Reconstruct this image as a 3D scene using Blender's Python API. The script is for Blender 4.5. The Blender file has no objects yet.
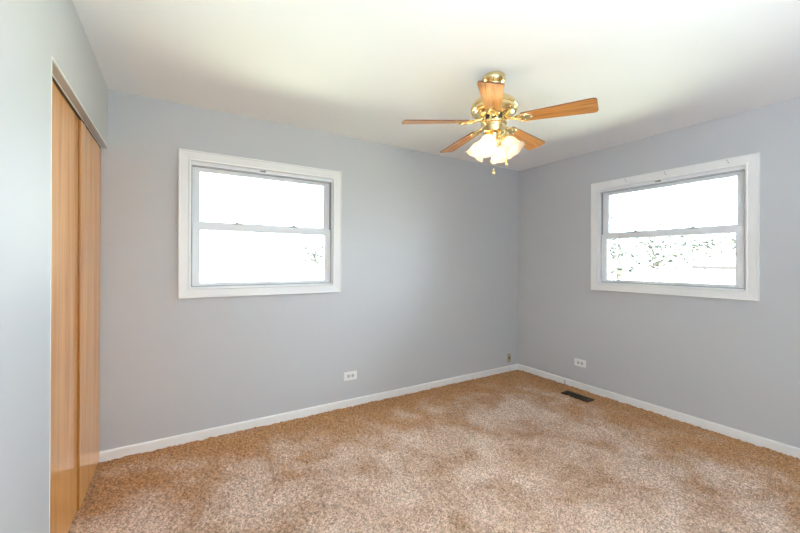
import bpy, bmesh, math, random
import numpy as np
from mathutils import Vector, Matrix

random.seed(7)
RNG = np.random.default_rng(7)
PI = math.pi
S = bpy.context.scene
COL = S.collection
R = math.radians

# ------------------------------------------------------------------ camera, world, sun, exposure
ROOM_H = 2.44
WX = -3.972            # left wall face
REAR = -4.30           # rear wall face (behind the camera)
cam_d = bpy.data.cameras.new('camera')
cam = bpy.data.objects.new('camera', cam_d)
COL.objects.link(cam)
cam_d.sensor_fit = 'HORIZONTAL'
cam_d.sensor_width = 36.0
cam_d.lens = 36.0 * 360.82 / 800.0
cam_d.shift_x = 0.0
cam_d.shift_y = -(266.5 - 262.32) / 800.0
cam_d.clip_start = 0.02
cam_d.clip_end = 400
cam.location = (-3.5747, -3.0304, 1.3073)
_yaw, _pitch, _roll = 0.5509, 0.0006, -0.0042
cam.matrix_world = (Matrix.Translation(cam.location) @ Matrix.Rotation(-_yaw, 4, 'Z')
                    @ Matrix.Rotation(PI / 2 + _pitch, 4, 'X') @ Matrix.Rotation(-_roll, 4, 'Z'))
S.camera = cam

world = bpy.data.worlds.new('sky')
S.world = world
world.use_nodes = True
_nt = world.node_tree
_bg = _nt.nodes['Background']
_bg.inputs['Color'].default_value = (0.76, 0.89, 1.0, 1)
_bg.inputs['Strength'].default_value = 6.0
# the hazy sky is brighter on the sun's side
_tc = _nt.nodes.new('ShaderNodeTexCoord')
_sx = _nt.nodes.new('ShaderNodeSeparateXYZ')
_mr = _nt.nodes.new('ShaderNodeMapRange')
_mr.interpolation_type = 'SMOOTHSTEP'
_mr.inputs['From Min'].default_value = -1.0
_mr.inputs['From Max'].default_value = 0.6
_mr.inputs['To Min'].default_value = 15.0
_mr.inputs['To Max'].default_value = 4.5
_nt.links.new(_tc.outputs['Generated'], _sx.inputs[0])
_nt.links.new(_sx.outputs[1], _mr.inputs['Value'])
_nt.links.new(_mr.outputs['Result'], _bg.inputs['Strength'])

sun_d = bpy.data.lights.new('sun', 'SUN')
sun_d.energy = 72.0
sun_d.angle = R(1.0)
sun_d.color = (1.0, 0.97, 0.93)
sun = bpy.data.objects.new('sun', sun_d)
COL.objects.link(sun)
sun.rotation_euler = Vector((0.55, 0.45, -0.75)).to_track_quat('-Z', 'Y').to_euler()

# soft light added behind the camera, unseen, aimed up to fill the room
fill_d = bpy.data.lights.new('fill_light', 'AREA')
fill_d.shape = 'DISK'
fill_d.size = 1.1
fill_d.energy = 47.0
fill_d.color = (0.77, 0.90, 1.0)
fill = bpy.data.objects.new('fill_light', fill_d)
COL.objects.link(fill)
fill.location = (-3.00, -3.85, 1.00)
fill.rotation_euler = Vector((0.0, -0.22, 0.95)).to_track_quat('-Z', 'Y').to_euler()

S.view_settings.view_transform = 'Standard'
S.view_settings.look = 'None'
S.view_settings.gamma = 1.0
S.view_settings.use_curve_mapping = False
S.view_settings.exposure = 1.33
try:
    S.cycles.max_bounces = 14
    S.cycles.diffuse_bounces = 10
    S.cycles.glossy_bounces = 5
    S.cycles.transmission_bounces = 6
    S.cycles.transparent_max_bounces = 12
    S.cycles.caustics_reflective = False
    S.cycles.caustics_refractive = False
    S.cycles.sample_clamp_indirect = 8.0
    S.cycles.use_denoising = True
except Exception:
    pass

# ------------------------------------------------------------------ helpers
def link(o, parent=None):
    COL.objects.link(o)
    if parent is not None:
        o.parent = parent
    return o

def empty(name, loc=(0, 0, 0), rotz=0.0, parent=None):
    o = bpy.data.objects.new(name, None)
    o.empty_display_size = 0.05
    link(o, parent)
    o.location = loc
    o.rotation_euler = (0, 0, rotz)
    return o

def tag(o, label, cat, group=None):
    o['label'] = label
    o['category'] = cat
    if group:
        o['group'] = group
    return o

def struct(o):
    o['kind'] = 'structure'
    return o

def obj(name, bm, m, parent=None, smooth=False, auto=None):
    me = bpy.data.meshes.new(name)
    bmesh.ops.recalc_face_normals(bm, faces=bm.faces[:])
    bm.to_mesh(me)
    bm.free()
    for mm in (m if isinstance(m, (list, tuple)) else [m]):
        me.materials.append(mm)
    if smooth:
        me.polygons.foreach_set('use_smooth', [True] * len(me.polygons))
        if auto is not None:
            try:
                me.set_sharp_from_angle(angle=R(auto))
            except Exception:
                pass
    return link(bpy.data.objects.new(name, me), parent)

def box(bm, x0, x1, y0, y1, z0, z1, bevel=0.0, mat=0, seg=2):
    vs = [bm.verts.new((x, y, z)) for z in (z0, z1) for y in (y0, y1) for x in (x0, x1)]
    fs = [(0, 2, 3, 1), (4, 5, 7, 6), (0, 1, 5, 4), (2, 6, 7, 3), (0, 4, 6, 2), (1, 3, 7, 5)]
    faces = [bm.faces.new([vs[i] for i in f]) for f in fs]
    for f in faces:
        f.material_index = mat
    if bevel > 0:
        es = list({e for f in faces for e in f.edges})
        bmesh.ops.bevel(bm, geom=es, offset=bevel, segments=seg, affect='EDGES', profile=0.6)
    return vs

def lathe(bm, prof, n=40, M=None, mat=0, flute=None):
    """prof: list of (r, z); flute(k, t, r) -> r for a wavy rim"""
    M = M or Matrix.Identity(4)
    rings = []
    for j, (r, z) in enumerate(prof):
        if r < 1e-6:
            rings.append([bm.verts.new(M @ Vector((0, 0, z)))])
        else:
            ring = []
            for k in range(n):
                a = 2 * PI * k / n
                rr, zz = (r, z) if flute is None else flute(a, j, r, z)
                ring.append(bm.verts.new(M @ Vector((rr * math.cos(a), rr * math.sin(a), zz))))
            rings.append(ring)
    for a, b in zip(rings[:-1], rings[1:]):
        for k in range(n):
            k2 = (k + 1) % n
            q = [a[k % len(a)], a[k2 % len(a)], b[k2 % len(b)], b[k % len(b)]]
            u = []
            for v in q:
                if v not in u:
                    u.append(v)
            if len(u) > 2:
                f = bm.faces.new(u)
                f.material_index = mat

def tube(bm, pts, rad, n=10, mat=0, cap=True):
    pts = [Vector(p) for p in pts]
    rads = rad if isinstance(rad, (list, tuple)) else [rad] * len(pts)
    rings = []
    up = Vector((0, 0, 1))
    for i, p in enumerate(pts):
        t = (pts[min(i + 1, len(pts) - 1)] - pts[max(i - 1, 0)]).normalized()
        u = up if abs(t.dot(up)) < 0.95 else Vector((1, 0, 0))
        a = t.cross(u).normalized()
        b = t.cross(a).normalized()
        rings.append([bm.verts.new(p + rads[i] * (math.cos(2 * PI * k / n) * a + math.sin(2 * PI * k / n) * b)) for k in range(n)])
    for a, b in zip(rings[:-1], rings[1:]):
        for k in range(n):
            bm.faces.new((a[k], a[(k + 1) % n], b[(k + 1) % n], b[k])).material_index = mat
    if cap:
        bm.faces.new(rings[0])
        bm.faces.new(rings[-1][::-1])

def prism(bm, outline, z0, z1, M=None, mat=0):
    M = M or Matrix.Identity(4)
    lo = [bm.verts.new(M @ Vector((x, y, z0))) for x, y in outline]
    hi = [bm.verts.new(M @ Vector((x, y, z1))) for x, y in outline]
    n = len(outline)
    bm.faces.new(lo[::-1]).material_index = mat
    bm.faces.new(hi).material_index = mat
    for k in range(n):
        bm.faces.new((lo[k], lo[(k + 1) % n], hi[(k + 1) % n], hi[k])).material_index = mat

def frame_profile(bm, w0, w1, z0, z1, prof):
    """mitred rectangular frame: prof = closed list of (inset, depth); outer rectangle w0..w1, z0..z1, depth along y"""
    loops = []
    for (ins, d) in prof:
        loops.append([bm.verts.new(c) for c in ((w0 + ins, d, z0 + ins), (w1 - ins, d, z0 + ins),
                                                (w1 - ins, d, z1 - ins), (w0 + ins, d, z1 - ins))])
    n = len(loops)
    for i in range(n):
        a, b = loops[i], loops[(i + 1) % n]
        for k in range(4):
            bm.faces.new((a[k], a[(k + 1) % 4], b[(k + 1) % 4], b[k]))

# ------------------------------------------------------------------ materials
def mat(name, color, rough=0.5, metal=0.0, spec=0.5, coat=0.0, coat_rough=0.05, bump=None, var=None):
    m = bpy.data.materials.new(name)
    m.use_nodes = True
    nt = m.node_tree
    p = nt.nodes['Principled BSDF']
    p.inputs['Base Color'].default_value = (*color, 1)
    p.inputs['Roughness'].default_value = rough
    p.inputs['Metallic'].default_value = metal
    p.inputs['Specular IOR Level'].default_value = spec
    p.inputs['Coat Weight'].default_value = coat
    p.inputs['Coat Roughness'].default_value = coat_rough
    tc = nt.nodes.new('ShaderNodeTexCoord')
    if bump:
        sc, st, dist = bump
        n = nt.nodes.new('ShaderNodeTexNoise')
        n.inputs['Scale'].default_value = sc
        n.inputs['Detail'].default_value = 4
        b = nt.nodes.new('ShaderNodeBump')
        b.inputs['Strength'].default_value = st
        b.inputs['Distance'].default_value = dist
        nt.links.new(tc.outputs['Object'], n.inputs['Vector'])
        nt.links.new(n.outputs['Fac'], b.inputs['Height'])
        nt.links.new(b.outputs['Normal'], p.inputs['Normal'])
    if var:
        sc, c2 = var
        n = nt.nodes.new('ShaderNodeTexNoise')
        n.inputs['Scale'].default_value = sc
        n.inputs['Detail'].default_value = 3
        mx = nt.nodes.new('ShaderNodeMix')
        mx.data_type = 'RGBA'
        mx.inputs[6].default_value = (*color, 1)
        mx.inputs[7].default_value = (*c2, 1)
        nt.links.new(tc.outputs['Object'], n.inputs['Vector'])
        nt.links.new(n.outputs['Fac'], mx.inputs[0])
        nt.links.new(mx.outputs[2], p.inputs['Base Color'])
    return m

def wood(name, c_dark, c_mid, c_light, axis='Z', scale=1.0, rough=0.35, coat=0.6, coat_rough=0.08, seam=None):
    """veneer with grain running along one object axis"""
    m = bpy.data.materials.new(name)
    m.use_nodes = True
    nt = m.node_tree
    p = nt.nodes['Principled BSDF']
    tc = nt.nodes.new('ShaderNodeTexCoord')
    mp = nt.nodes.new('ShaderNodeMapping')
    sc = [9 * scale, 9 * scale, 9 * scale]
    sc['XYZ'.index(axis)] = 0.55 * scale
    mp.inputs['Scale'].default_value = sc
    nt.links.new(tc.outputs['Object'], mp.inputs['Vector'])
    n1 = nt.nodes.new('ShaderNodeTexNoise')
    n1.inputs['Scale'].default_value = 1.3
    n1.inputs['Detail'].default_value = 5
    n1.inputs['Distortion'].default_value = 0.6
    nt.links.new(mp.outputs['Vector'], n1.inputs['Vector'])
    mul = nt.nodes.new('ShaderNodeMath'); mul.operation = 'MULTIPLY'; mul.inputs[1].default_value = 6.0
    fr = nt.nodes.new('ShaderNodeMath'); fr.operation = 'PINGPONG'; fr.inputs[1].default_value = 1.0
    nt.links.new(n1.outputs['Fac'], mul.inputs[0])
    nt.links.new(mul.outputs[0], fr.inputs[0])
    mp2 = nt.nodes.new('ShaderNodeMapping')
    sc2 = [160 * scale, 160 * scale, 160 * scale]
    sc2['XYZ'.index(axis)] = 5 * scale
    mp2.inputs['Scale'].default_value = sc2
    nt.links.new(tc.outputs['Object'], mp2.inputs['Vector'])
    n2 = nt.nodes.new('ShaderNodeTexNoise')
    n2.inputs['Scale'].default_value = 1.0
    n2.inputs['Detail'].default_value = 2
    nt.links.new(mp2.outputs['Vector'], n2.inputs['Vector'])
    ad = nt.nodes.new('ShaderNodeMath'); ad.operation = 'MULTIPLY_ADD'
    ad.inputs[1].default_value = 0.45
    nt.links.new(fr.outputs[0], ad.inputs[0])
    m2 = nt.nodes.new('ShaderNodeMath'); m2.operation = 'MULTIPLY'; m2.inputs[1].default_value = 0.6
    nt.links.new(n2.outputs['Fac'], m2.inputs[0])
    nt.links.new(m2.outputs[0], ad.inputs[2])
    cr = nt.nodes.new('ShaderNodeValToRGB')
    cr.color_ramp.elements[0].position = 0.15
    cr.color_ramp.elements[0].color = (*c_dark, 1)
    cr.color_ramp.elements[1].position = 0.85
    cr.color_ramp.elements[1].color = (*c_light, 1)
    e = cr.color_ramp.elements.new(0.45)
    e.color = (*c_mid, 1)
    nt.links.new(ad.outputs[0], cr.inputs['Fac'])
    out = cr.outputs['Color']
    if seam:
        # veneer leaves: slow tone change across the door
        ax, freq, amt = seam
        sep = nt.nodes.new('ShaderNodeSeparateXYZ')
        nt.links.new(tc.outputs['Object'], sep.inputs[0])
        ml = nt.nodes.new('ShaderNodeMath'); ml.operation = 'MULTIPLY'; ml.inputs[1].default_value = freq
        fl = nt.nodes.new('ShaderNodeMath'); fl.operation = 'FLOOR'
        wn = nt.nodes.new('ShaderNodeTexWhiteNoise'); wn.noise_dimensions = '1D'
        nt.links.new(sep.outputs['XYZ'.index(ax)], ml.inputs[0])
        nt.links.new(ml.outputs[0], fl.inputs[0])
        nt.links.new(fl.outputs[0], wn.inputs['W'])
        hs = nt.nodes.new('ShaderNodeHueSaturation')
        mr = nt.nodes.new('ShaderNodeMapRange')
        mr.inputs['To Min'].default_value = 1 - amt
        mr.inputs['To Max'].default_value = 1 + amt
        nt.links.new(wn.outputs['Value'], mr.inputs['Value'])
        nt.links.new(mr.outputs['Result'], hs.inputs['Value'])
        nt.links.new(out, hs.inputs['Color'])
        out = hs.outputs['Color']
    nt.links.new(out, p.inputs['Base Color'])
    p.inputs['Roughness'].default_value = rough
    p.inputs['Specular IOR Level'].default_value = 0.2
    p.inputs['Coat Weight'].default_value = coat
    p.inputs['Coat Roughness'].default_value = coat_rough
    return m

def glass_mat():
    m = bpy.data.materials.new('window_glass')
    m.use_nodes = True
    nt = m.node_tree
    nt.nodes.remove(nt.nodes['Principled BSDF'])
    out = nt.nodes['Material Output']
    tr = nt.nodes.new('ShaderNodeBsdfTransparent')
    tr.inputs['Color'].default_value = (0.96, 0.975, 0.97, 1)
    gl = nt.nodes.new('ShaderNodeBsdfGlossy')
    gl.inputs['Roughness'].default_value = 0.01
    fr = nt.nodes.new('ShaderNodeFresnel')
    fr.inputs['IOR'].default_value = 1.45
    mx = nt.nodes.new('ShaderNodeMixShader')
    nt.links.new(fr.outputs[0], mx.inputs[0])
    nt.links.new(tr.outputs[0], mx.inputs[1])
    nt.links.new(gl.outputs[0], mx.inputs[2])
    nt.links.new(mx.outputs[0], out.inputs['Surface'])
    return m

def shade_mat():
    m = bpy.data.materials.new('frosted_glass')
    m.use_nodes = True
    nt = m.node_tree
    nt.nodes.remove(nt.nodes['Principled BSDF'])
    out = nt.nodes['Material Output']
    tl = nt.nodes.new('ShaderNodeBsdfTranslucent')
    tl.inputs['Color'].default_value = (0.95, 0.86, 0.76, 1)
    df = nt.nodes.new('ShaderNodeBsdfDiffuse')
    df.inputs['Color'].default_value = (0.93, 0.88, 0.82, 1)
    tr = nt.nodes.new('ShaderNodeBsdfTransparent')
    tr.inputs['Color'].default_value = (1.0, 0.93, 0.85, 1)
    gl = nt.nodes.new('ShaderNodeBsdfGlossy')
    gl.inputs['Roughness'].default_value = 0.25
    a = nt.nodes.new('ShaderNodeMixShader'); a.inputs[0].default_value = 0.45
    b = nt.nodes.new('ShaderNodeMixShader'); b.inputs[0].default_value = 0.22
    c = nt.nodes.new('ShaderNodeMixShader'); c.inputs[0].default_value = 0.05
    nt.links.new(tl.outputs[0], a.inputs[1]); nt.links.new(df.outputs[0], a.inputs[2])
    nt.links.new(a.outputs[0], b.inputs[1]); nt.links.new(tr.outputs[0], b.inputs[2])
    nt.links.new(b.outputs[0], c.inputs[1]); nt.links.new(gl.outputs[0], c.inputs[2])
    nt.links.new(c.outputs[0], out.inputs['Surface'])
    return m

def emit_mat(name, color, strength):
    m = bpy.data.materials.new(name)
    m.use_nodes = True
    p = m.node_tree.nodes['Principled BSDF']
    p.inputs['Base Color'].default_value = (0.9, 0.88, 0.85, 1)
    p.inputs['Emission Color'].default_value = (*color, 1)
    p.inputs['Emission Strength'].default_value = strength
    return m

def carpet_mat():
    m = bpy.data.materials.new('carpet_pile')
    m.use_nodes = True
    nt = m.node_tree
    p = nt.nodes['Principled BSDF']
    p.inputs['Roughness'].default_value = 1.0
    p.inputs['Specular IOR Level'].default_value = 0.1
    p.inputs['Sheen Weight'].default_value = 0.05
    p.inputs['Sheen Roughness'].default_value = 0.5
    tc = nt.nodes.new('ShaderNodeTexCoord')
    # brushed patches of the pile
    n1 = nt.nodes.new('ShaderNodeTexNoise')
    n1.inputs['Scale'].default_value = 3.0
    n1.inputs['Detail'].default_value = 5
    n1.inputs['Roughness'].default_value = 0.62
    n1.inputs['Distortion'].default_value = 0.4
    nt.links.new(tc.outputs['Object'], n1.inputs['Vector'])
    cr = nt.nodes.new('ShaderNodeValToRGB')
    cr.color_ramp.elements[0].position = 0.34
    cr.color_ramp.elements[0].color = (0.47, 0.295, 0.190, 1)
    cr.color_ramp.elements[1].position = 0.62
    cr.color_ramp.elements[1].color = (0.69, 0.520, 0.415, 1)
    # browner towards the back and right walls, with a noisy border
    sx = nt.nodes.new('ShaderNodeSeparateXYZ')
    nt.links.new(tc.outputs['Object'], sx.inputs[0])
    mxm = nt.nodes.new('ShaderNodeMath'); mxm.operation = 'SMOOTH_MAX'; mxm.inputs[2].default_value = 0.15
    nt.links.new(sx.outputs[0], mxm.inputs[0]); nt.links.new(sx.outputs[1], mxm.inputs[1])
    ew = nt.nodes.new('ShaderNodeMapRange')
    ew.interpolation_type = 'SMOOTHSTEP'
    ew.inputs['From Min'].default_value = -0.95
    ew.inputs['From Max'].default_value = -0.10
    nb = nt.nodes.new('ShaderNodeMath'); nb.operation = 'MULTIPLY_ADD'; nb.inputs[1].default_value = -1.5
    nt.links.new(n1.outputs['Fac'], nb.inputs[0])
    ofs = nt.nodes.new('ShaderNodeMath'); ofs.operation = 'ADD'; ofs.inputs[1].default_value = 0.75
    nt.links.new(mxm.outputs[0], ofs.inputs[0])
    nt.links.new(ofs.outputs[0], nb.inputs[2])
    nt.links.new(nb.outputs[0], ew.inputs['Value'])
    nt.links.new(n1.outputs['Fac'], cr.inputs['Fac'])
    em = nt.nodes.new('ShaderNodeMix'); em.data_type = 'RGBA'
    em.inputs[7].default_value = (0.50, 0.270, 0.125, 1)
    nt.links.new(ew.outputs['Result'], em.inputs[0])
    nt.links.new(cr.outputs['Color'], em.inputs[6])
    # yarn of several tones
    n2 = nt.nodes.new('ShaderNodeTexVoronoi')
    n2.inputs['Scale'].default_value = 150
    nt.links.new(tc.outputs['Object'], n2.inputs['Vector'])
    sp = nt.nodes.new('ShaderNodeSeparateColor')
    nt.links.new(n2.outputs['Color'], sp.inputs[0])
    mr = nt.nodes.new('ShaderNodeMapRange')
    mr.inputs['To Min'].default_value = 0.5
    mr.inputs['To Max'].default_value = 1.35
    nt.links.new(sp.outputs[0], mr.inputs['Value'])
    hs = nt.nodes.new('ShaderNodeHueSaturation')
    nt.links.new(em.outputs[2], hs.inputs['Color'])
    nt.links.new(mr.outputs['Result'], hs.inputs['Value'])
    nt.links.new(hs.outputs['Color'], p.inputs['Base Color'])
    return m

M_WALL = mat('gray_wall_paint', (0.553, 0.560, 0.574), rough=0.55, spec=0.35, bump=(90, 0.05, 0.002))
M_CEIL = mat('white_ceiling_paint', (0.86, 0.86, 0.86), rough=0.8, spec=0.2, bump=(60, 0.06, 0.002))
M_TRIM = mat('white_trim_paint', (0.83, 0.83, 0.82), rough=0.35, spec=0.5)
M_VINYL = mat('white_vinyl', (0.80, 0.82, 0.84), rough=0.4, spec=0.5)
M_GASKET = mat('gray_gasket', (0.30, 0.32, 0.34), rough=0.7)
M_GLASS = glass_mat()
M_DARK = mat('dark_metal', (0.05, 0.045, 0.04), rough=0.45)
M_SCREW = mat('old_screw', (0.22, 0.21, 0.2), rough=0.5, metal=0.5)
M_PLATE = mat('white_plastic', (0.86, 0.86, 0.85), rough=0.3)
M_SLOT = mat('outlet_face', (0.62, 0.62, 0.6), rough=0.45)
M_BEIGE = mat('aged_beige_plastic', (0.47, 0.40, 0.27), rough=0.4, spec=0.5)
M_BRASS = mat('polished_brass', (0.85, 0.66, 0.31), rough=0.15, metal=1.0, var=(6, (0.90, 0.74, 0.42)))
M_VENT = mat('brown_register_enamel', (0.045, 0.03, 0.018), rough=0.45)
M_TRACK = mat('gray_metal_track', (0.50, 0.51, 0.52), rough=0.35, metal=0.3)
M_DOOR = wood('oak_veneer', (0.58, 0.225, 0.050), (0.76, 0.350, 0.098), (0.86, 0.45, 0.160), 'Z', 1.0, 0.3, 0.5, 0.02, ('Y', 5.2, 0.05))
M_DOOREDGE = wood('oak_edge_band', (0.34, 0.13, 0.028), (0.42, 0.18, 0.045), (0.50, 0.24, 0.07), 'Z', 1.0, 0.4, 0.4, 0.1)
M_BLADE = wood('oak_blade', (0.26, 0.085, 0.018), (0.58, 0.235, 0.058), (0.74, 0.36, 0.105), 'X', 2.4, 0.35, 0.5, 0.12)
M_RIM = mat('dark_blade_edge', (0.20, 0.075, 0.03), rough=0.5)
M_SHADE = shade_mat()
M_BULB = emit_mat('bulb_glow', (1.0, 0.74, 0.44), 12.0)
M_BULB_DIM = emit_mat('dim_bulb_glow', (1.0, 0.74, 0.44), 3.0)
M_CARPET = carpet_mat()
M_SUB = mat('subfloor', (0.4, 0.32, 0.24), rough=0.9)

# ------------------------------------------------------------------ structure: floor, ceiling, walls
T = 0.16
# carpet: pile as true relief
def build_floor():
    x0, x1, y0, y1 = WX - 0.05, 0.0, REAR, 0.0
    step = 0.0065
    nx, ny = int((x1 - x0) / step), int((y1 - y0) / step)
    xs = np.linspace(x0, x1, nx)
    ys = np.linspace(y0, y1, ny)
    X, Y = np.meshgrid(xs, ys)
    Z = RNG.normal(0, 1, X.shape)
    Zs = (Z + 0.5 * (np.roll(Z, 1, 0) + np.roll(Z, -1, 0) + np.roll(Z, 1, 1) + np.roll(Z, -1, 1))) / 1.6
    big = RNG.normal(0, 1, (ny // 6 + 2, nx // 6 + 2))
    big = np.kron(big, np.ones((6, 6)))[:ny, :nx]
    for _ in range(4):
        big = (big + np.roll(big, 2, 0) + np.roll(big, -2, 0) + np.roll(big, 2, 1) + np.roll(big, -2, 1)) / 5
    H = np.clip(Zs * 0.0036 + big * 0.0022, -0.008, 0.008)
    jx = RNG.uniform(-0.4, 0.4, X.shape) * step
    jy = RNG.uniform(-0.4, 0.4, X.shape) * step
    jx[:, 0] = jx[:, -1] = 0
    jy[0] = jy[-1] = 0
    V = np.stack([X + jx, Y + jy, H], -1).reshape(-1, 3)
    idx = np.arange(nx * ny).reshape(ny, nx)
    F = np.stack([idx[:-1, :-1], idx[:-1, 1:], idx[1:, 1:], idx[1:, :-1]], -1).reshape(-1, 4)
    me = bpy.data.meshes.new('floor')
    me.vertices.add(len(V)); me.vertices.foreach_set('co', V.astype(np.float32).ravel())
    me.loops.add(F.size); me.loops.foreach_set('vertex_index', F.astype(np.int32).ravel())
    me.polygons.add(len(F))
    me.polygons.foreach_set('loop_start', np.arange(0, F.size, 4, dtype=np.int32))
    me.polygons.foreach_set('loop_total', np.full(len(F), 4, dtype=np.int32))
    me.update(calc_edges=True)
    me.validate()
    me.polygons.foreach_set('use_smooth', [True] * len(me.polygons))
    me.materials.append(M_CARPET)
    struct(link(bpy.data.objects.new('floor', me)))
    bm = bmesh.new()
    box(bm, WX - 0.9, T, REAR - 0.2, T, -0.2, -0.012)
    struct(obj('floor_slab', bm, M_SUB))
build_floor()

bm = bmesh.new()
box(bm, WX - 0.9, T, REAR - 0.2, T, ROOM_H, ROOM_H + 0.12)
struct(obj('ceiling', bm, M_CEIL))

# windows: centre on wall, casing half size, sill / head heights
W1 = dict(c=(-2.9583, 0.0), hw=0.6185, z0=1.0410, z1=2.1133)     # in the back wall
W2 = dict(c=(0.0, -1.5498), hw=0.6212, z0=1.0393, z1=2.1105)     # in the right wall
CAS = 0.074
def opening(w):
    return w['hw'] - CAS + 0.004, w['z0'] + CAS - 0.004, w['z1'] - CAS + 0.004

h1, a1, b1 = opening(W1)
bm = bmesh.new()
xl, xr = W1['c'][0] - h1, W1['c'][0] + h1
box(bm, WX - 0.75, xl, 0, T, 0, ROOM_H); box(bm, xr, T, 0, T, 0, ROOM_H)
box(bm, xl, xr, 0, T, 0, a1); box(bm, xl, xr, 0, T, b1, ROOM_H)
struct(obj('wall_back', bm, M_WALL))

h2, a2, b2 = opening(W2)
bm = bmesh.new()
yl, yr = W2['c'][1] + h2, W2['c'][1] - h2
box(bm, 0, T, yl, 0, 0, ROOM_H); box(bm, 0, T, REAR - 0.2, yr, 0, ROOM_H)
box(bm, 0, T, yr, yl, 0, a2); box(bm, 0, T, yr, yl, b2, ROOM_H)
struct(obj('wall_right', bm, M_WALL))

# left wall with the closet opening running to the back wall
CY0 = -1.237
CZ = 2.053
WT = 0.13
bm = bmesh.new()
box(bm, WX - WT, WX, REAR - 0.2, CY0, 0, ROOM_H, 0.0)
box(bm, WX - WT, WX, CY0, 0, CZ, ROOM_H, 0.0)
struct(obj('wall_left', bm, M_WALL))
bm = bmesh.new()
box(bm, WX - 0.75, WX - 0.70, CY0 - 0.4, 0, 0, ROOM_H)
box(bm, WX - 0.70, WX - WT, CY0 - 0.45, CY0 - 0.4, 0, ROOM_H)
struct(obj('wall_closet', bm, M_WALL))

# rear wall behind the camera
bm = bmesh.new()
box(bm, WX, 0, REAR - 0.12, REAR, 0, ROOM_H)
struct(obj('wall_rear', bm, M_WALL))

# baseboards
def baseboard(name, p0, p1, nrm, h=0.066, t=0.012):
    d = Vector((p1[0] - p0[0], p1[1] - p0[1], 0))
    L = d.length
    bm = bmesh.new()
    prof = [(0, -0.01), (t, -0.01), (t, h - 0.012), (t - 0.002, h - 0.005), (t - 0.007, h), (0, h)]
    lo = [bm.verts.new((0, y, z)) for y, z in prof]
    hi = [bm.verts.new((L, y, z)) for y, z in prof]
    n = len(prof)
    for k in range(n):
        bm.faces.new((lo[k], lo[(k + 1) % n], hi[(k + 1) % n], hi[k]))
    bm.faces.new(lo); bm.faces.new(hi[::-1])
    # local +y must be the wall normal
    ang = math.atan2(d.y, d.x)
    side = Vector((-math.sin(ang), math.cos(ang)))
    if side.dot(Vector(nrm)) < 0:
        for v in bm.verts:
            v.co.y = -v.co.y
    o = struct(obj(name, bm, M_TRIM))
    o.location = (p0[0], p0[1], 0)
    o.rotation_euler = (0, 0, ang)
    return o
baseboard('baseboard_back', (WX - 0.040, 0), (0, 0), (0, -1))
baseboard('baseboard_right', (0, 0), (0, REAR), (-1, 0))
baseboard('baseboard_left', (WX, CY0 - 0.005), (WX, REAR), (1, 0))

# corner bead of the closet opening
bm = bmesh.new()
box(bm, WX - 0.004, WX + 0.0012, CY0 - 0.006, CY0 + 0.0012, 0.0, CZ, 0.0008)
struct(obj('trim_1', bm, M_TRIM))
bm = bmesh.new()
box(bm, WX - 0.004, WX + 0.0012, CY0, -0.001, CZ - 0.0012, CZ + 0.006, 0.0008)
struct(obj('trim_2', bm, M_TRIM))

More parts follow.
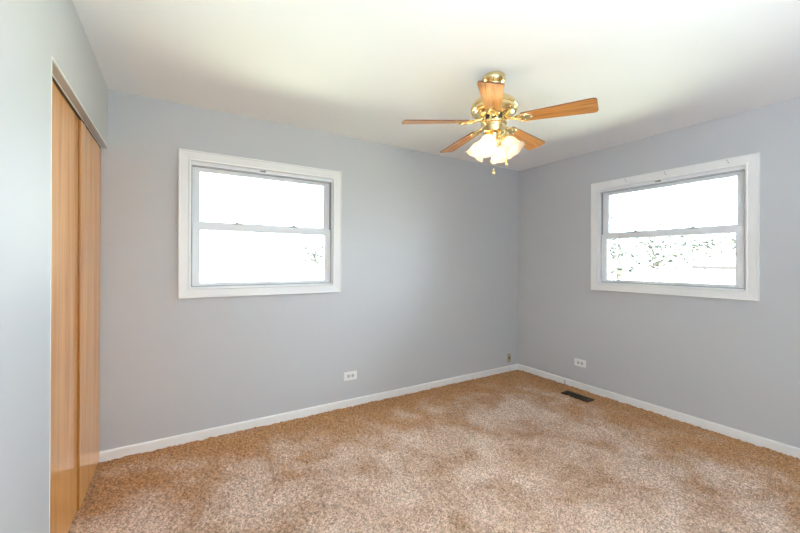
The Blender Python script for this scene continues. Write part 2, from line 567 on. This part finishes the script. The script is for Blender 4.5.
# ------------------------------------------------------------------ windows
def make_window(name, w, rotz, bracket_x, holes):
    root = struct(empty(name, (w['c'][0], w['c'][1], 0), rotz))
    hw, z0, z1 = w['hw'], w['z0'], w['z1']
    # casing: flat board with a raised back band, mitred; y < 0 is the room side
    bm = bmesh.new()
    frame_profile(bm, -hw, hw, z0, z1, [(0, 0.001), (0, -0.020), (0.003, -0.023), (0.008, -0.023), (0.011, -0.0205),
                                        (CAS - 0.014, -0.0165), (CAS - 0.009, -0.0185), (CAS - 0.003, -0.0185), (CAS, -0.014), (CAS, 0.001)])
    obj('casing', bm, M_TRIM, root)
    ih, ib, it = hw - CAS, z0 + CAS, z1 - CAS
    # vinyl main frame with stepped stops
    bm = bmesh.new()
    frame_profile(bm, -ih, ih, ib, it, [(0.0, 0.0), (0.0, 0.13), (0.034, 0.13), (0.034, 0.082), (0.022, 0.080),
                                        (0.022, 0.050), (0.008, 0.048), (0.008, 0.0)])
    obj('frame', bm, M_VINYL, root)
    # head stop with track lines
    bm = bmesh.new()
    box(bm, -ih + 0.008, ih - 0.008, 0.004, 0.040, it - 0.026, it - 0.008, 0.002)
    obj('head_stop', bm, M_VINYL, root)
    bm = bmesh.new()
    for yy in (0.0015, 0.0425):
        box(bm, -ih + 0.013, ih - 0.013, yy, yy + 0.003, it - 0.0285, it - 0.0255)
    obj('weatherstrip', bm, M_GASKET, root)
    bm = bmesh.new()
    for (xa, xb, za, zb) in ((-ih + 0.008, -ih + 0.013, ib + 0.008, it - 0.03), (ih - 0.013, ih - 0.008, ib + 0.008, it - 0.03), (-ih + 0.013, ih - 0.013, ib + 0.008, ib + 0.013)):
        box(bm, xa, xb, 0.024, 0.046, za, zb)
    obj('weatherstrip', bm, M_GASKET, root)
    gh = 0.482
    zm0, zm1 = 1.546, 1.600
    # lower sash, in the inner track
    sx = ih - 0.014
    lb = ib + 0.0125
    bm = bmesh.new()
    glo, ghi = 1.148, zm0
    y0, y1 = 0.018, 0.047
    for (xa, xb) in ((-sx, -gh), (gh, sx)):
        box(bm, xa, xb, y0, y1, lb, zm1 - 0.006, 0.003)
    box(bm, -gh - 0.002, gh + 0.002, y0, y1, lb, glo, 0.003)
    box(bm, -gh - 0.002, gh + 0.002, y0, y1, ghi, zm1 - 0.006, 0.003)
    box(bm, -gh - 0.02, gh + 0.02, y0 - 0.008, y0 + 0.006, lb + 0.004, lb + 0.011, 0.002)     # lift lip
    low = obj('lower_sash', bm, M_VINYL, root)
    bm = bmesh.new()
    box(bm, -gh - 0.002, gh + 0.002, 0.031, 0.035, glo - 0.002, ghi + 0.002)
    obj('glass_pane', bm, M_GLASS, low)
    bm = bmesh.new()
    frame_profile(bm, -gh - 0.001, gh + 0.001, glo - 0.001, ghi + 0.001, [(0, 0.029), (0, 0.037), (0.004, 0.036), (0.004, 0.030)])
    obj('glazing_bead', bm, M_VINYL, low)
    # upper sash, in the outer track
    bm = bmesh.new()
    ut = it - 0.014
    gt = it - 0.055
    for (xa, xb) in ((-sx + 0.008, -gh), (gh, sx - 0.008)):
        box(bm, xa, xb, 0.052, 0.080, zm0, ut, 0.003)
    box(bm, -gh - 0.002, gh + 0.002, 0.052, 0.080, gt, ut, 0.003)
    box(bm, -gh - 0.002, gh + 0.002, 0.052, 0.080, zm0 + 0.006, zm1 + 0.008, 0.003)
    up = obj('upper_sash', bm, M_VINYL, root)
    bm = bmesh.new()
    box(bm, -gh - 0.002, gh + 0.002, 0.064, 0.068, zm1 + 0.006, gt + 0.002)
    obj('glass_pane', bm, M_GLASS, up)
    bm = bmesh.new()
    frame_profile(bm, -gh - 0.001, gh + 0.001, zm1 + 0.007, gt + 0.001, [(0, 0.062), (0, 0.070), (0.004, 0.069), (0.004, 0.063)])
    obj('glazing_bead', bm, M_VINYL, up)
    # two cam locks on the meeting rail
    for xx in (-0.225, 0.213):
        bm = bmesh.new()
        box(bm, xx - 0.033, xx + 0.033, 0.020, 0.045, zm1 - 0.007, zm1 + 0.001, 0.003)
        lathe(bm, [(0.0, zm1 + 0.020), (0.009, zm1 + 0.019), (0.014, zm1 + 0.010), (0.015, zm1)], 16,
              Matrix.Translation((xx, 0.032, 0)))
        box(bm, xx, xx + 0.028, 0.027, 0.036, zm1 + 0.001, zm1 + 0.007, 0.002)
        obj('sash_lock', bm, M_TRACK, root)
    # small catch left over from a blind, under the head
    bm = bmesh.new()
    box(bm, bracket_x - 0.022, bracket_x + 0.022, -0.004, 0.006, it - 0.013, it - 0.004, 0.001)
    box(bm, bracket_x + 0.004, bracket_x + 0.016, -0.010, -0.003, it - 0.016, it - 0.003, 0.001)
    obj('blind_bracket', bm, M_SCREW, root)
    # empty screw holes of the curtain brackets
    for (hx, hz) in holes:
        for k, (dx, dz) in enumerate(((0, 0.009), (0.007, -0.009)) if len(holes) > 1 else ((0, 0),)):
            bm = bmesh.new()
            lathe(bm, [(0.0, 0.0015), (0.0035, 0.0012), (0.0042, 0.0), (0.0042, -0.004)], 10,
                  Matrix.Translation((hx + dx, -0.0195, hz + dz)) @ Matrix.Rotation(PI / 2, 4, 'X'))
            obj('screw', bm, M_SCREW, root)
    return root

make_window('window_1', W1, 0.0, -0.043, [(0.606, 2.097)])
make_window('window_2', W2, -PI / 2, -0.029, [(-0.294, 2.086), (0.028, 2.085), (0.442, 2.087)])

# ------------------------------------------------------------------ closet
# head track
tr = empty('door_track', (WX, 0, CZ))
tag(tr, 'gray metal sliding door track under the closet header', 'door track')
bm = bmesh.new()
box(bm, -0.0295, -0.002, CY0 + 0.002, -0.002, -0.004, -0.001)
obj('soffit_plate', bm, M_TRACK, tr)
bm = bmesh.new()
box(bm, -0.100, -0.0335, CY0 + 0.002, -0.002, -0.006, -0.001)
box(bm, -0.100, -0.096, CY0 + 0.002, -0.002, -0.060, -0.006)
obj('shade_channel', bm, M_DARK, tr)  # coloured dark to put shade into the gap above the doors
bm = bmesh.new()
box(bm, -0.0335, -0.0295, CY0 + 0.002, -0.002, -0.0085, 0.0, 0.0006)
obj('front_lip', bm, M_TRIM, tr)
bm = bmesh.new()
box(bm, -0.0645, -0.0615, CY0 + 0.002, -0.002, -0.006, -0.001)
obj('middle_rib', bm, M_TRACK, tr)

def closet_door(name, xf, y0, y1, z0, z1, label):
    t = 0.010
    root = struct(empty(name, (xf - t / 2, (y0 + y1) / 2, z0)))
    w = (y1 - y0) / 2
    h = z1 - z0
    bm = bmesh.new()
    box(bm, -t / 2, t / 2, -w + 0.003, w, 0, h, 0.0015)
    obj('door_panel', bm, M_DOOR, root)
    bm = bmesh.new()
    box(bm, -t / 2 + 0.0006, t / 2 - 0.0006, -w, -w + 0.003, 0.001, h - 0.001, 0.0006)
    obj('edge_band', bm, M_DOOREDGE, root)
    for s in (-1, 1):
        bm = bmesh.new()
        box(bm, -0.004, 0.004, s * (w - 0.10) - 0.02, s * (w - 0.10) + 0.02, h, CZ - 0.0065 - z0, 0.001)
        obj('roller_hanger', bm, M_DARK, root)
    root['label'] = label
    return root
closet_door('door_1', WX - 0.0325, -0.580, -0.016, 0.020, CZ - 0.017, 'golden oak sliding closet door beside the back wall')
closet_door('door_2', WX - 0.0435, -1.232, -0.540, 0.020, CZ - 0.010, 'golden oak sliding closet door beside the wall edge, set behind the other')

# ------------------------------------------------------------------ ceiling fan
FX, FY = -1.944, -1.458
FAN = empty('ceiling_fan', (FX, FY, ROOM_H))
tag(FAN, 'brass ceiling fan with five oak blades and four frosted lamp shades', 'ceiling fan')
def zc(z):
    return z - ROOM_H
bm = bmesh.new()
lathe(bm, [(0.0, zc(2.44)), (0.066, zc(2.44)), (0.070, zc(2.434)), (0.070, zc(2.418)), (0.066, zc(2.406)), (0.054, zc(2.394)),
           (0.048, zc(2.390)), (0.046, zc(2.382)), (0.040, zc(2.374)), (0.024, zc(2.370)), (0.0, zc(2.370))], 48)
obj('canopy', bm, M_BRASS, FAN, True, 35)
bm = bmesh.new()
lathe(bm, [(0.0, zc(2.372)), (0.021, zc(2.372)), (0.021, zc(2.330)), (0.034, zc(2.326)), (0.036, zc(2.312)), (0.0, zc(2.31))], 32)
obj('downrod', bm, M_BRASS, FAN, True, 35)
bm = bmesh.new()
lathe(bm, [(0.0, zc(2.316)), (0.040, zc(2.316)), (0.070, zc(2.310)), (0.100, zc(2.298)), (0.120, zc(2.283)), (0.132, zc(2.267)),
           (0.137, zc(2.255)), (0.137, zc(2.247)), (0.133, zc(2.244)), (0.133, zc(2.238)), (0.137, zc(2.235)), (0.137, zc(2.225)),
           (0.132, zc(2.217)), (0.124, zc(2.214)), (0.122, zc(2.208)), (0.112, zc(2.199)), (0.096, zc(2.191)), (0.080, zc(2.187)),
           (0.0, zc(2.187))], 56)
mh = obj('motor_housing', bm, M_BRASS, FAN, True, 30)
# vent band: dark core with brass bars
bm = bmesh.new()
lathe(bm, [(0.0, zc(2.188)), (0.068, zc(2.188)), (0.068, zc(2.160)), (0.0, zc(2.160))], 40)
vb = obj('vent_band', bm, M_DARK, FAN, True, 30)
for k in range(12):
    Mx = Matrix.Rotation(2 * PI * k / 12, 4, 'Z')
    bm = bmesh.new()
    vs = box(bm, 0.064, 0.074, -0.006, 0.006, zc(2.189), zc(2.159))
    for v in vs:
        v.co = Mx @ v.co
    obj('vent_bar', bm, M_BRASS, vb)
bm = bmesh.new()
lathe(bm, [(0.0, zc(2.162)), (0.076, zc(2.162)), (0.078, zc(2.157)), (0.076, zc(2.148)), (0.066, zc(2.144)), (0.064, zc(2.138)),
           (0.064, zc(2.106)), (0.060, zc(2.098)), (0.050, zc(2.092)), (0.034, zc(2.088)), (0.030, zc(2.080)), (0.030, zc(2.050)),
           (0.026, zc(2.042)), (0.018, zc(2.036)), (0.020, zc(2.030)), (0.014, zc(2.020)), (0.0, zc(2.016))], 40)
obj('switch_housing', bm, M_BRASS, FAN, True, 30)

BZ = 2.168
def blade_outline(r0, r1):
    pts = []
    w0, w1 = 0.041, 0.0630
    n = 14
    # root end, slightly rounded
    for k in range(7):
        a = PI / 2 + PI * k / 6
        pts.append((r0 + 0.018 + 0.018 * math.cos(a), (w0 - 0.018) * (1 if math.sin(a) > 0 else -1) * 1.0 + 0.018 * math.sin(a) if abs(math.sin(a)) > 1e-6 else 0.0))
    rc = 0.020
    for k in range(n):
        a = -PI / 2 + (PI / 2) * k / (n - 1)
        pts.append((r1 - rc + rc * math.cos(a), -(w1 - rc) + rc * math.sin(a)))
    for k in range(n):
        a = (PI / 2) * k / (n - 1)
        pts.append((r1 - rc + rc * math.cos(a), (w1 - rc) + rc * math.sin(a)))
    return pts
PITCH = R(-12.5)
for k in range(5):
    ang = R((222.5, 295.0, 11.0, 82.0, 155.0)[k])
    Mx = Matrix.Rotation(R(3.2), 4, 'Y') @ Matrix.Rotation(PITCH, 4, 'X')
    bm = bmesh.new()
    prism(bm, blade_outline(0.160, 0.558), -0.0035, 0.0035)
    bm.faces.ensure_lookup_table()
    for f in bm.faces:
        f.material_index = 1 if len(f.verts) == 4 else 0
    b = obj('fan_blade', bm, [M_BLADE, M_RIM], FAN)
    b.matrix_local = Matrix.Translation((0, 0, zc(BZ))) @ Matrix.Rotation(ang, 4, 'Z') @ Mx
    # blade iron: arm from the motor, scrolled plate under the blade root, three screws
    bm = bmesh.new()
    arm = [(0.062, 0, 0.016), (0.080, 0, 0.012), (0.100, 0, 0.006), (0.120, 0, 0.0), (0.145, 0, -0.004), (0.170, 0, -0.007)]
    tube(bm, arm, [0.011, 0.010, 0.009, 0.009, 0.010, 0.010], 10)
    for s in (-1, 1):
        cur = [(0.130, 0, 0.004), (0.150, s * 0.020, -0.004), (0.172, s * 0.034, -0.0075), (0.196, s * 0.034, -0.0075), (0.210, s * 0.022, -0.0075)]
        tube(bm, cur, [0.007, 0.007, 0.006, 0.006, 0.005], 8)
    plate = [(0.150, -0.016), (0.190, -0.030), (0.222, -0.018), (0.240, 0.0), (0.222, 0.018), (0.190, 0.030), (0.150, 0.016)]
    prism(bm, plate, -0.0075, -0.0036)
    for (px, py) in ((0.186, -0.018), (0.186, 0.018), (0.222, 0.0)):
        lathe(bm, [(0.0, -0.0115), (0.004, -0.011), (0.006, -0.0075)], 12, Matrix.Translation((px, py, 0)))
    ir = obj('blade_iron', bm, M_BRASS, b, True, 40)

# light kit: four arms, sockets, bell shades and bulbs
def make_shade_bm():
    bm = bmesh.new()
    prof = [(0.022, 0.0), (0.026, 0.004), (0.033, 0.011), (0.041, 0.023), (0.046, 0.038), (0.048, 0.054), (0.051, 0.070), (0.056, 0.084), (0.063, 0.094), (0.066, 0.098)]
    inner = [(r - 0.003, z) for r, z in prof[::-1]]
    allp = prof + inner
    n1 = len(prof)
    def fl(a, j, r, z):
        i = j if j < n1 else len(allp) - 1 - j
        t = max(0.0, (i - 4) / (n1 - 5))
        wv = math.cos(6 * a)
        return r * (1 + 0.02 * t * wv), z + 0.003 * t * t * wv
    lathe(bm, allp, 60, flute=fl)
    return bm
TILT = R(52)     # shade axis below the horizontal
for k, al in enumerate((-34, 56, 146, 236)):
    ang = R(al) - _yaw
    A = Matrix.Rotation(ang, 4, 'Z')
    bm = bmesh.new()
    pts = [(0.026, 0, zc(2.066)), (0.040, 0, zc(2.074)), (0.052, 0, zc(2.072)), (0.062, 0, zc(2.062)), (0.068, 0, zc(2.052))]
    tube(bm, [A @ Vector(p) for p in pts], [0.0075, 0.007, 0.007, 0.007, 0.008], 10)
    arm = obj('light_arm', bm, M_BRASS, FAN, True, 40)
    # local frame of the shade: +z along the axis, outwards and down
    dirv = A @ Vector((math.cos(TILT), 0, -math.sin(TILT)))
    org = A @ Vector((0.060, 0, zc(2.058)))
    Q = Matrix.Translation(org) @ dirv.to_track_quat('Z', 'Y').to_matrix().to_4x4()
    bm = bmesh.new()
    lathe(bm, [(0.0, -0.006), (0.016, -0.006), (0.021, 0.0), (0.026, 0.006), (0.030, 0.016), (0.029, 0.024), (0.026, 0.026), (0.0, 0.024)], 28, Q)
    obj('socket', bm, M_BRASS, arm, True, 35)
    sh = make_shade_bm()
    bmesh.ops.transform(sh, matrix=Q @ Matrix.Translation((0, 0, 0.014)), verts=sh.verts[:])
    so = obj('lamp_shade', sh, M_SHADE, arm, True)
    bm = bmesh.new()
    lathe(bm, [(0.0, 0.020), (0.011, 0.022), (0.012, 0.040), (0.016, 0.050), (0.021, 0.062), (0.0215, 0.072), (0.018, 0.084), (0.010, 0.091), (0.0, 0.093)], 20, Q)
    bu = obj('bulb', bm, M_BULB_DIM if k == 0 else M_BULB, arm, True)

# pull chains
for (dx, dy, zt, zb) in ((-0.010, -0.040, 2.10, 1.872), (0.064, -0.052, 2.10, 1.922)):
    off = Matrix.Rotation(-_yaw, 4, 'Z') @ Vector((dx, dy, 0))
    bm = bmesh.new()
    n = int((zt - zb) / 0.007)
    for i in range(n):
        bmesh.ops.create_icosphere(bm, subdivisions=1, radius=0.0019, matrix=Matrix.Translation((off.x, off.y, zc(zt - i * 0.007))))
    tube(bm, [(off.x, off.y, zc(zt)), (off.x, off.y, zc(zb))], 0.0007, 6)
    ch = obj('pull_chain', bm, M_BRASS, FAN, True)
    bm = bmesh.new()
    lathe(bm, [(0.0, 0.0), (0.0035, -0.002), (0.005, -0.008), (0.0085, -0.022), (0.009, -0.028), (0.006, -0.036), (0.0, -0.038)], 16,
          Matrix.Translation((off.x, off.y, zc(zb))))
    obj('chain_fob', bm, M_BRASS, ch, True)

# ------------------------------------------------------------------ outlets, jack, floor register
def outlet(name, loc, rotz, label):
    root = empty(name, loc, rotz)      # local +x to the right, -y into the room
    tag(root, label, 'outlet')
    bm = bmesh.new()
    w, h = 0.064, 0.039
    box(bm, -w, w, -0.0065, -0.0005, -h, h, 0.003, seg=3)
    obj('cover_plate', bm, M_PLATE, root)
    for s in (-1, 1):
        bm = bmesh.new()
        o = []
        for i in range(24):
            a = 2 * PI * i / 24
            o.append((max(-0.0135, min(0.0135, 0.0172 * math.cos(a))), 0.0172 * math.sin(a)))
        Mx = Matrix.Translation((s * 0.0205, 0, 0)) @ Matrix.Rotation(PI / 2, 4, 'X')
        prism(bm, o, 0.006, 0.0082, Mx)
        so = obj('socket', bm, M_SLOT, root)
        for (sx, sz, ww, hh) in ((s * 0.0205 - 0.002, 0.0065, 0.0042, 0.0014), (s * 0.0205 - 0.002, -0.0065, 0.0036, 0.0014), (s * 0.0205 + 0.008, 0.0, 0.0026, 0.0026)):
            bm = bmesh.new()
            box(bm, sx - ww, sx + ww, -0.0088, -0.0080, sz - hh, sz + hh)
            obj('slot', bm, M_DARK, so)
    bm = bmesh.new()
    lathe(bm, [(0.0, 0.0085), (0.002, 0.0082), (0.003, 0.006)], 10, Matrix.Rotation(PI / 2, 4, 'X'))
    obj('screw', bm, M_SCREW, root)
outlet('wall_outlet', (-2.2385, 0, 0.277), 0.0, 'white duplex outlet set sideways on the back wall below the left window')
outlet('wall_outlet', (0, -0.812, 0.269), -PI / 2, 'white duplex outlet set sideways on the right wall above the floor vent')

jk = empty('wall_jack', (-0.158, 0, 0.160))
tag(jk, 'narrow beige jack plate with a dark hole low in the room corner', 'wall jack')
bm = bmesh.new()
box(bm, -0.028, 0.028, -0.006, -0.0005, -0.054, 0.054, 0.003)
obj('cover_plate', bm, M_BEIGE, jk)
bm = bmesh.new()
box(bm, -0.012, 0.012, -0.010, -0.005, -0.018, 0.020, 0.002)
jb = obj('jack_body', bm, mat('brown_plastic', (0.22, 0.17, 0.11), rough=0.5), jk)
bm = bmesh.new()
lathe(bm, [(0.0, 0.0125), (0.0075, 0.012), (0.008, 0.009)], 14, Matrix.Translation((0.002, 0, -0.004)) @ Matrix.Rotation(PI / 2, 4, 'X'))
obj('jack_hole', bm, M_DARK, jb)
for zz in (-0.042, 0.040):
    bm = bmesh.new()
    lathe(bm, [(0.0, 0.008), (0.003, 0.0075), (0.004, 0.006)], 10, Matrix.Translation((0, 0, zz)) @ Matrix.Rotation(PI / 2, 4, 'X'))
    obj('screw', bm, M_SCREW, jk)

vt = empty('floor_register', (-0.240, -0.930, 0.0), 0.0)
tag(vt, 'brown metal floor register let into the carpet by the right wall', 'floor vent')
bm = bmesh.new()
fw, fl = 0.056, 0.142
prof = [(0, 0.0), (0.002, 0.010), (0.010, 0.0125), (0.014, 0.010), (0.014, 0.0)]
loops = [[bm.verts.new(c) for c in ((-fw + i, -fl + i, z), (fw - i, -fl + i, z), (fw - i, fl - i, z), (-fw + i, fl - i, z))] for i, z in prof]
for a, b in zip(loops, loops[1:] + loops[:1]):
    for k in range(4):
        bm.faces.new((a[k], a[(k + 1) % 4], b[(k + 1) % 4], b[k]))
obj('frame', bm, M_VENT, vt)
bm = bmesh.new()
box(bm, -fw + 0.012, fw - 0.012, -fl + 0.012, fl - 0.012, -0.006, 0.002)
obj('duct_bottom', bm, M_DARK, vt)
bm = bmesh.new()
for i in range(23):
    yy = -fl + 0.020 + i * (2 * fl - 0.040) / 22
    vs = box(bm, -fw + 0.012, fw - 0.012, -0.0012, 0.0012, -0.0045, 0.0045)
    Mx = Matrix.Translation((0, yy, 0.0068)) @ Matrix.Rotation(R(28), 4, 'X')
    for v in vs:
        v.co = Mx @ v.co
for xx in (-0.017, 0.017):
    box(bm, xx - 0.002, xx + 0.002, -fl + 0.012, fl - 0.012, 0.003, 0.0112)
obj('louvers', bm, M_VENT, vt)

# brown cable stub sticking up at the baseboard
bm = bmesh.new()
tube(bm, [(0, 0, -0.004), (-0.001, 0.001, 0.02), (0.001, -0.001, 0.045), (-0.002, 0.002, 0.050)], 0.0032, 8)
cs = obj('cable_stub', bm, mat('brown_cable', (0.25, 0.16, 0.09), rough=0.6), None, True)
cs.location = (-0.020, -0.650, 0)
tag(cs, 'short brown cable end standing at the baseboard near the floor vent', 'cable')

# ------------------------------------------------------------------ outside
GZ = -0.55
M_GRASS = mat('sunny_lawn', (0.22, 0.24, 0.165), rough=0.95, var=(0.6, (0.28, 0.295, 0.215)))
M_DRIVE = mat('pale_concrete', (0.55, 0.54, 0.52), rough=0.9, var=(1.2, (0.6, 0.59, 0.57)))
M_SIDING = mat('white_siding', (0.78, 0.78, 0.77), rough=0.7)
M_ROOF = mat('pale_roof_shingle', (0.42, 0.42, 0.43), rough=0.9)
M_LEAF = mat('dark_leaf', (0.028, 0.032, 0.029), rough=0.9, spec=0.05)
M_GUTTER = mat('dark_gutter', (0.015, 0.015, 0.016), rough=0.8, spec=0.1)
M_BARK = mat('bark', (0.05, 0.045, 0.04), rough=0.9)

bm = bmesh.new()
n = 24
vs = [[bm.verts.new((-90 + 210 * i / n, -40 + 150 * j / n, GZ + 0.06 * math.sin(i * 1.7) * math.cos(j * 1.3))) for i in range(n + 1)] for j in range(n + 1)]
for j in range(n):
    for i in range(n):
        bm.faces.new((vs[j][i], vs[j][i + 1], vs[j + 1][i + 1], vs[j + 1][i]))
struct(obj('ground', bm, M_GRASS, None, True))

def tree(name, x, y, h, r, nleaf, leaf, label, trunk_h, group=None):
    root = empty(name, (x, y, GZ))
    tag(root, label, 'tree')
    bm = bmesh.new()
    tube(bm, [(0, 0, -0.1), (0.05, 0.02, trunk_h * 0.5), (0, 0.05, trunk_h), (0.05, 0, h * 0.8)], [0.16, 0.13, 0.10, 0.03], 8)
    for k in range(7):
        a = k * 2.4
        zb = trunk_h + (h - trunk_h) * 0.08 * k
        tube(bm, [(0, 0, zb), (0.4 * r * math.cos(a), 0.4 * r * math.sin(a), zb + 0.35 * r), (0.8 * r * math.cos(a), 0.8 * r * math.sin(a), zb + 0.6 * r)], [0.06, 0.04, 0.015], 6)
    obj('trunk', bm, M_BARK, root, True)
    hz = (h - trunk_h) / 2
    cz = trunk_h + hz
    # clusters of leaves through the crown
    ncl = 46
    cl = []
    while len(cl) < ncl:
        p = RNG.uniform(-1, 1, 3)
        if np.dot(p, p) < 1:
            cl.append(p * np.array([r, r, hz]) + np.array([0, 0, cz]))
    bm = bmesh.new()
    for i in range(nleaf):
        c = cl[i % ncl] + RNG.normal(0, 0.16 * r, 3)
        q = Matrix.Translation(Vector(c)) @ Matrix.Rotation(RNG.uniform(0, 2 * PI), 4, 'Z') @ Matrix.Rotation(RNG.uniform(0, PI), 4, 'X')
        s = leaf * RNG.uniform(0.6, 1.3)
        pts = [(-s, 0, 0), (-0.2 * s, 0.45 * s, 0.1 * s), (s, 0, 0), (-0.2 * s, -0.45 * s, 0.1 * s)]
        bm.faces.new([bm.verts.new(q @ Vector(p)) for p in pts])
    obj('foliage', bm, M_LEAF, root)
    return root
def at(px, dist):
    """place along the compass direction of a sight line, at a real distance"""
    a = math.atan((px - 400) / 360.82) + _yaw
    return cam.location.x + dist * math.sin(a), cam.location.y + dist * math.cos(a)

x, y = at(620, 14); tree('leafy_tree', x, y, 3.5, 0.62, 520, 0.085, 'low leafy tree outside the right window, at the left edge of the pane', 0.5)
x, y = at(655, 22); tree('leafy_tree', x, y, 3.6, 1.8, 800, 0.13, 'wide leafy tree outside the right window, in the middle of the pane', 1.4)
x, y = at(722, 34); tree('leafy_tree', x, y, 4.1, 1.9, 600, 0.17, 'leafy tree outside the right window, at the right end of the pane', 1.6)
x, y = at(315, 16); tree('leafy_tree', x, y, 3.0, 0.55, 260, 0.09, 'small leafy tree outside the left window, low in the lower pane', 1.7)

def building(name, c, rotz, lx, ly, hz, label):
    root = empty(name, (c[0], c[1], GZ), rotz)
    tag(root, label, 'building')
    bm = bmesh.new()
    box(bm, -lx / 2, lx / 2, -ly / 2, ly / 2, -0.1, hz)
    obj('wall', bm, M_SIDING, root)
    bm = bmesh.new()
    e = 0.35
    v = [(-lx / 2 - e, -ly / 2 - e, hz), (lx / 2 + e, -ly / 2 - e, hz), (lx / 2 + e, ly / 2 + e, hz), (-lx / 2 - e, ly / 2 + e, hz),
         (-lx / 2 - e, 0, hz + 0.5), (lx / 2 + e, 0, hz + 0.5)]
    V = [bm.verts.new(p) for p in v]
    for f in ((0, 1, 5, 4), (2, 3, 4, 5), (0, 4, 3), (1, 2, 5), (0, 3, 2, 1)):
        bm.faces.new([V[i] for i in f])
    obj('roof', bm, M_ROOF, root)
    bm = bmesh.new()
    box(bm, -lx / 2 - e, lx / 2 + e, -ly / 2 - e - 0.03, -ly / 2 - e, hz - 0.10, hz + 0.04, 0.01)
    obj('fascia', bm, M_GUTTER, root)
    for k in (-0.28, 0.22):
        bm = bmesh.new()
        box(bm, k * lx - 0.5, k * lx + 0.5, -ly / 2 - 0.03, -ly / 2 + 0.02, hz * 0.38, hz * 0.8, 0.01)
        obj('window', bm, M_GASKET, root)
    return root
building('garage', (16.9, 0.1), R(-90), 5.5, 5.0, 1.75, 'long low white outbuilding beyond the right window')
bm = bmesh.new()
fe_root = empty('garden_fence', (12.0, 4.9, GZ), R(-90))
tag(fe_root, 'low white board fence with a dark cap, far out beyond the right window', 'fence')
box(bm, -1.9, 1.9, -0.03, 0.03, -0.1, 1.38)
obj('fence_board', bm, M_SIDING, fe_root)
bm = bmesh.new()
box(bm, -1.95, 1.95, -0.06, 0.06, 1.38, 1.43, 0.01)
obj('fence_cap', bm, M_GUTTER, fe_root)
for k in range(5):
    bm = bmesh.new()
    box(bm, -1.8 + k * 0.9 - 0.06, -1.8 + k * 0.9 + 0.06, -0.09, -0.03, -0.1, 1.38, 0.01)
    obj('fence_post', bm, M_SIDING, fe_root)
